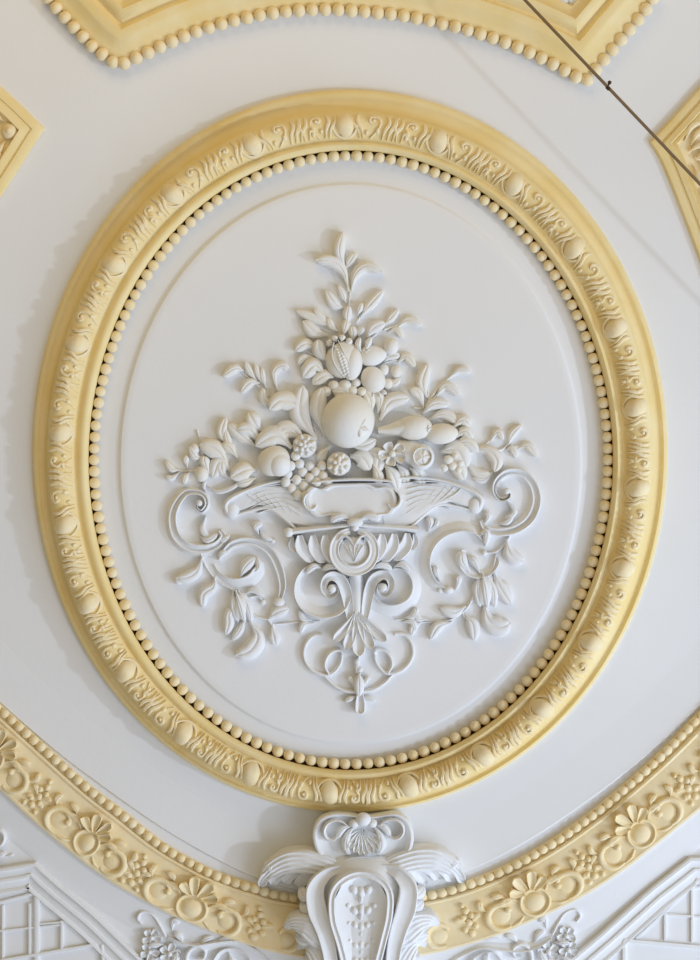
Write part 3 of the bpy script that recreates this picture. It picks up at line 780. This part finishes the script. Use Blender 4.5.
scrolls('scroll_ornament', 'white plaster scroll and leaf ornament right of the central volutes', (475,560), [
 ('band', [([(506,490),(508,496),(501,499),(495,492),(497,482),(507,474),(521,475),(531,486),(534,501),(528,517),(515,527),(500,530),(487,528),(481,520)], [3,4,5,6,7.5,9,11,12,13,14,14,13,12,9,5], [14,14,13.5,13,12,11,10,10,10,10,10,10,10,9,7], CHAN2),
           ([(486,541),(476,530),(460,526),(441,532),(428,546),(424,564),(430,581),(440,589),(448,590)], [6,9,12,13,13,13,12,9,5], [7,10,11,11,11,11,10,9,7], CHAN1),
           ([(494,553),(496,562),(489,571),(478,573),(468,569),(463,560),(464,550)], [3,6,8,11,13,12,6], [5,7,9,10,11,11,9], CHAN1)]),
 ('stem', [[(510,535),(504,545),(495,552),(484,553)],[(496,554),(492,570),(486,577)],[(474,594),(468,606),(460,614),(445,621),(420,622)],[(463,612),(464,620)],[(490,575),(500,585)]]),
 ('ball', [(506,491,3.4,3.4,3,12.5),(484,553,3,3,3,4),(448,590,5,4,5,5),(440,590,3,3,3,4),(507,520,2.5,2.5,2.5,4)]),
 ('leaf', [([(506,539),(510,555),(523,562)],16,8,3),([(494,573),(500,588),(511,605)],15,7,3),([(484,602),(488,620),(500,626),(510,622)],22,8,4),([(488,580),(504,586),(512,600)],10,5,2),([(466,606),(454,612),(440,608)],13,7,3),
           ([(464,614),(472,624),(474,640)],15,7,3),([(452,622),(438,626),(430,639)],12,7,3),([(428,619),(418,618),(414,608)],8,6,2),([(422,622),(414,626),(411,635)],9,5,2),([(440,581),(436,572),(436,566)],7,7,2),([(455,590),(458,580),(455,577)],8,7,3),
           ([(428,532),(430,522),(427,517)],8,9,4),([(431,528),(436,524),(437,519)],5,6,2),([(506,500),(514,512),(504,519)],7,6,1),([(498,524),(507,522),(513,514)],7,6,2),([(484,524),(488,516),(484,512)],8,7,2),([(478,536),(486,532),(485,546)],9,9,2),
           ([(470,572),(462,562),(461,551)],13,10,3),([(480,574),(474,562),(468,556)],9,9,2),([(494,470),(484,480),(472,478)],8,6,2)]),
 ('bell', [((487,607),(482,573),24)]) ])
# ------------------------------------------------------------------ console under the oval
Q = thing('console', 'white plaster console with shell cartouche and leafy wings under the oval frame', 'console', 362, 900)
def qp(n, bm, par=None, **k): return obj(n, bm, M_PLAS, par or Q, **k)
def qsub(n, bm, par, **k):
    par['_org'] = par.parent['_org']; return obj(n, bm, M_PLAS, par, **k)
def tall(bm, pts, w, hs, hh, prof, skirt=0, n=8):
    sweep(bm, pts, w, hh, prof, 0, skirt=skirt, lift=[h-hh for h in hs], n=n)
# body: flaring vase form
bm = NB()
def prow(y, l, r, h):
    n = 20; out = []
    for i in range(n+1):
        v = -1+2*i/n; out.append(W((l+r)/2+(r-l)/2*v, y, h*(1-abs(v)**2.6)**.5 if abs(v) < 1 else -1))
    return [W(l, y, -1)]+out+[W(r, y, -1)]
loft(bm, [prow(*q) for q in ((852,326,400,28),(860,321,405,40),(874,313,412,45),(890,308,414,46),(905,312,410,46),(920,318,404,48),(940,322,398,48),(965,322,398,46),(990,322,398,44))], closed=False)
qp('body', bm)
# raised rim of the niche
bm = NB()
rim = [(347,990),(345,958),(340,934),(333,910),(333,886),(343,872),(360,866),(378,871),(388,884),(388,906),(382,932),(376,958),(373,990)]
sweep(bm, rim, 8, [52,54,56,56,54,52,50,52,54,56,56,54,52], [(-1,0),(-1,.9),(-.6,1),(0,.97),(.6,1),(1,.9),(1,0)], 0, skirt=20, n=8)
qp('niche_rim', bm)
bm = NB()
loft(bm, [[W((l+r)/2+(r-l)/2*(-1+i/6), y, h-8*(1-((-1+i/6))**2)) for i in range(13)] for y, l, r, h in ((868,352,370,50),(876,342,380,51),(890,335,387,53),(910,335,387,54),(935,341,381,54),(960,346,375,52),(992,348,372,50))], closed=False)
qp('niche', bm)
# bellflower drop
bm = NB()
for k in range(6):
    y = 884+k*17; s_ = 1-.06*k; z = 45
    ball(bm, 361, y, 4*s_, 5.5, 4.5, z, seg=12)
    for d in (-1, 1):
        ball(bm, 361+d*7*s_, y-2+3*(k % 2), 4*s_, 5*s_, 4.5, z, rot=d*.5, seg=12)
        if k < 3: ball(bm, 361+d*13*s_, y+13, 3*s_, 3*s_, 3.5, z+1, seg=12)
    leaf(bm, [(361,y+2),(360,y+12)], 5, z+4, 0, 0, sk=30)
qp('bellflower_drop', bm)
# cartouche
bm = NB()
out = cat([(362,813),(350,810),(333,809),(319,815),(313,828),(315,843),(323,856),(334,861),(348,855),(363,853),(378,856),(391,862),(403,857),(411,845),(413,830),(408,816),(396,809),(378,811)], 6, closed=True)
R = loft(bm, [[W(363+(x-363)*k, 835+(y-835)*k, h) for x, y in out] for k, h in ((.97,-1),(1.0,14),(1.0,28),(.975,31),(.94,31.5),(.9,30),(.86,26),(.7,24),(.4,26),(.1,28))])
bm.faces.new(R[-1])
c_ = qp('cartouche', bm, ang=50)
b = NB()
for q in (-1.15,-.8,-.45,-.15,.15,.45,.8,1.15):
    petal(b, [(363,826),(363+9*math.sin(q),828+8*math.cos(q)),(363+19*math.sin(q),829+21*math.cos(q)*(.9+.1*math.cos(q)))], 8, 29, 0, 5, sk=18)
qsub('shell', b, c_)
b = NB()
for s in (-1, 1):
    m_ = lambda p: mir(p, s, 363.5)
    sweep(b, m_(spiral(334,829,15,4,-30,-330,30)), [3,5,6,6,5,3], [33,35,36,35,34,32], ROUND, 0, skirt=16, raw=True)
    leaf(b, m_([(356,820),(348,830),(346,842),(350,850)]), 10, 32, 0, 2, sk=16)
    leaf(b, m_([(352,822),(343,824),(337,834)]), 8, 33, 0, 2, sk=16)
qsub('scroll', b, c_)
b = NB(); ball(b, 363, 815, 8, 7, 8, 30, seg=18)
for d in (-1, 1): ball(b, 363+d*9, 819, 5, 4.5, 6, 29, seg=14)
qsub('knob', b, c_)
# wings over the frieze and shoulder leaves
for s in (-1, 1):
    m_ = lambda p: mir(p, s, 361.5)
    bm = NB()
    tall(bm, m_([(338,866),(324,861),(306,857),(288,858),(272,867),(260,881)]), [18,22,24,23,18,5], [30,34,34,32,27,18], 6, STRIA)
    w_ = qp('wing_leaf', bm)
    b = NB()
    for (x, y), (x1, y1), ww in (((318,868),(298,884),14),((304,866),(284,880),13),((290,866),(272,882),12),((278,866),(261,884),10),((330,872),(310,888),14)):
        petal(b, m_([(x,y),((x+x1)/2-3,(y+y1)/2-2),(x1,y1)]), ww, 26, 0, -8, sk=4)
    for x, y in ((268,861),(277,855),(288,850),(299,848)): leaf(b, m_([(x+8,y+8),(x+2,y+3),(x-4,y+1)]), 9, 28, 0, -4, sk=4)
    qsub('leaf_lobe', b, w_)
    bm = NB()
    tall(bm, m_([(342,862),(326,868),(316,882),(318,902),(326,924),(331,950),(333,992)]), [6,12,18,20,17,14,12], [36,44,48,50,52,52,50], 6, CHAN)
    qp('side_strap', bm)
    bm = NB()
    tall(bm, m_([(330,935),(318,926),(306,918),(294,917),(285,923)]), [24,26,22,15,4], [44,48,46,40,28], 6, STRIA)
    tall(bm, m_([(330,970),(320,950),(312,940),(305,938),(298,944)]), [22,22,17,11,4], [44,46,42,36,26], 6, STRIA)
    w_ = qp('curled_leaf', bm)
    b = NB()
    for p in ([(314,886),(306,890),(300,884)],[(316,898),(308,903),(301,898)],[(320,912),(310,914),(304,908)],[(326,928),(310,934),(296,932)],[(332,956),(318,958),(304,954)]):
        leaf(b, m_(p), 13, 40, 0, -4, sk=6)
    qsub('leaf_lobe', b, w_)

# ------------------------------------------------------------------ lower corner foliage scrolls
def foliage(label, s, px):
    t = thing('foliage_scroll', label, 'relief ornament', px, 935)
    m_ = lambda p: p if s < 0 else [(702-x+16, y-2) for x, y in p]
    bm = NB()
    sweep(bm, m_([(166,936),(160,924),(153,914),(143,911),(138,917),(142,923)]), [3,4,4,4,4,3], 6, ROUND, 0, skirt=-1)
    sweep(bm, m_([(168,938),(180,944),(196,948),(216,946),(236,944),(254,951),(270,962)]), [5,8,10,12,11,9,5], [6,9,10,10,10,9,7], CHAN1, 0, skirt=-1)
    sweep(bm, m_([(186,966),(188,952),(196,945),(205,949),(204,957),(197,958)]), [5,6,6,5,4,3], [7,8,9,9,8,7], ROUND, 0, skirt=-1)
    sweep(bm, m_([(214,962),(222,952),(234,950),(246,957),(252,968)]), [4,6,7,6,4], [7,9,9,9,7], CHAN1, 0, skirt=-1)
    obj('scroll', bm, M_PLAS, t)
    for x, y, r in ((152,937,9),(150,951,9),(170,953,10)):
        b = NB()
        for k in range(5):
            a = k*2*PI/5+r; petal(b, m_([(x, y), (x+r*.6*math.cos(a), y+r*.6*math.sin(a)), (x+r*1.05*math.cos(a+.15), y+r*1.05*math.sin(a+.15))]), r*.85, 5.5, 0, 2)
        q = m_([(x,y)])[0]; ball(b, *q, r*.28, h=6, seg=10)
        obj('flower', b, M_PLAS, t)
    for p, w in (([(172,930),(174,920),(180,922)],9),([(164,944),(156,944),(148,944)],7),([(178,948),(176,958),(170,966)],9),([(214,942),(224,938),(236,940)],9),([(160,956),(150,962),(144,970)],9),([(200,946),(206,938),(214,936)],8),([(228,950),(232,960),(228,968)],8),([(184,944),(180,936),(174,932)],8)):
        b = NB(); leaf(b, m_(p), w, 7, 0, 3); obj('leaf', b, M_PLAS, t)
foliage('white scrolling foliage with small flowers below the yellow band, left of the console', -1, 200)
foliage('white scrolling foliage with small flowers below the yellow band, right of the console', 1, 515)
t = thing('scroll_curl', 'small white plaster curl cut off by the left edge above the trellis panel', 'relief ornament', -4, 838)
bm = NB(); sweep(bm, spiral(-4,836,10,3,60,-300,26), [3,5,5,4,3], 6, ROUND, 0, skirt=-1, raw=True); obj('scroll', bm, M_PLAS, t)
bm = NB(); leaf(bm, [(-6,852),(0,854),(6,853)], 7, 5, 0, 2); leaf(bm, [(6,856),(11,855),(14,854)], 3, 2, 0, 0); obj('leaf', bm, M_PLAS, t)

# ------------------------------------------------------------------ trellis panels
def trellis(label, poly, lines, strips):
    t = thing('trellis_panel', label, 'moulded panel', poly[len(poly)//2][0], 950)
    bm = NB()
    coffer_frame(bm, poly, [(0,-1),(0,4),(1,6),(3.5,6.5),(4.5,5),(7,3.6),(11,3.4),(12,5.2),(14.5,5.4),(15.5,4),(17,3.0),(22,2.4),(24,3.8),(26,3.8),(27,1.4),(27.5,.1)])
    obj('frame', bm, M_PLAS, t, ang=35)
    for n_, (p, q, w, h) in enumerate(strips):
        h += n_*.09
        bm = NB(); sweep(bm, [p, q], w, h, [(-1,0),(-1,.8),(-.7,1),(.7,1),(1,.8),(1,0)], 0, skirt=-.5, n=4); obj('slat', bm, M_PLAS, t)
    return t
# interior to the right of travel => travel right-to-left so that the normal points down-left
trellis('white moulded panel with trellis slats in the bottom left corner', [(182,990),(146,961),(96,912),(62,884),(36,861),(0,867),(-60,876)], None,
  [((-4,903),(38,892),3,2.4),((36,893),(99,946),3,2.4),((3,905),(3,960),2.5,2),((30,903),(30,956),3,2.6),((37,893),(37,962),6,2.8),((62,920),(62,952),3,2.6),((-4,931),(65,924),2.2,2),((-4,961),(96,944),3.4,2.8),((102,944),(104,966),4,2.6),((36,924),(70,921),2.2,2)])
trellis('white moulded panel with trellis slats in the bottom right corner', [(770,854),(722,856),(690,856),(650,887),(600,932),(560,966),(540,984)], None,
  [((690,888),(706,886),3,2.4),((692,886),(692,942),3.2,2.8),((665,912),(665,940),3,2.8),((664,914),(692,916),2.4,2.2),((692,916),(706,917),2.2,2),((624,940),(706,947),4,3),((624,940),(624,966),4,2.8),((690,888),(636,938),2.5,2.2)])

# ------------------------------------------------------------------ camera, light
cam = bpy.data.cameras.new('camera'); co = bpy.data.objects.new('camera', cam); C.objects.link(co)
co.location = (0, 0, 1.6); co.rotation_euler = (PI, 0, 0)
cam.sensor_fit = 'VERTICAL'; cam.sensor_height = 36; cam.lens = 36*7.0/(960*S)
bpy.context.scene.camera = co
def area(name, loc, target, size, energy, col):
    l = bpy.data.lights.new(name, 'AREA'); l.shape = 'RECTANGLE'; l.size, l.size_y = size; l.energy = energy; l.color = col
    o = bpy.data.objects.new(name, l); C.objects.link(o); o.location = loc
    o.rotation_euler = (Vector(target)-Vector(loc)).to_track_quat('-Z', 'Y').to_euler(); return o
area('window_light', (7.0, 1.6, 4.6), (0, 0, H), (.2, .25), 250, (.68,.81,1.0))
area('lower_window_light', (3.4, 3.0, 5.6), (.2, .2, H), (3.0, 3.0), 160, (.66,.78,1.0))
area('warm_lamp_light', (-.8, -3.7, 6.2), (0, -.3, H), (2.5, 2.0), 60, (1.0,.74,.36))
w = bpy.data.worlds.new('world'); bpy.context.scene.world = w; w.use_nodes = True
nt = w.node_tree; bgn = nt.nodes['Background']
tc = nt.nodes.new('ShaderNodeTexCoord'); dp = nt.nodes.new('ShaderNodeVectorMath'); dp.operation = 'DOT_PRODUCT'
dp.inputs[1].default_value = Vector((.76,.62,-.2)).normalized()
rp = nt.nodes.new('ShaderNodeValToRGB'); mp = nt.nodes.new('ShaderNodeMapRange')
mp.inputs['From Min'].default_value = -1; mp.inputs['From Max'].default_value = 1
nt.links.new(tc.outputs['Generated'], dp.inputs[0]); nt.links.new(dp.outputs['Value'], mp.inputs['Value']); nt.links.new(mp.outputs['Result'], rp.inputs['Fac'])
e = rp.color_ramp.elements; e[0].position = .12; e[0].color = (.20,.14,.03,1); e[1].position = .92; e[1].color = (.90,.945,1.06,1)
e2 = rp.color_ramp.elements.new(.5); e2.color = (.44,.396,.30,1)
nt.links.new(rp.outputs['Color'], bgn.inputs[0]); bgn.inputs[1].default_value = 1.0
vs_ = bpy.context.scene.view_settings
vs_.view_transform = 'Standard'; vs_.look = 'None'; vs_.gamma = 1; vs_.use_curve_mapping = False; vs_.exposure = -.39
for o in bpy.data.objects:
    if '_org' in o: del o['_org']
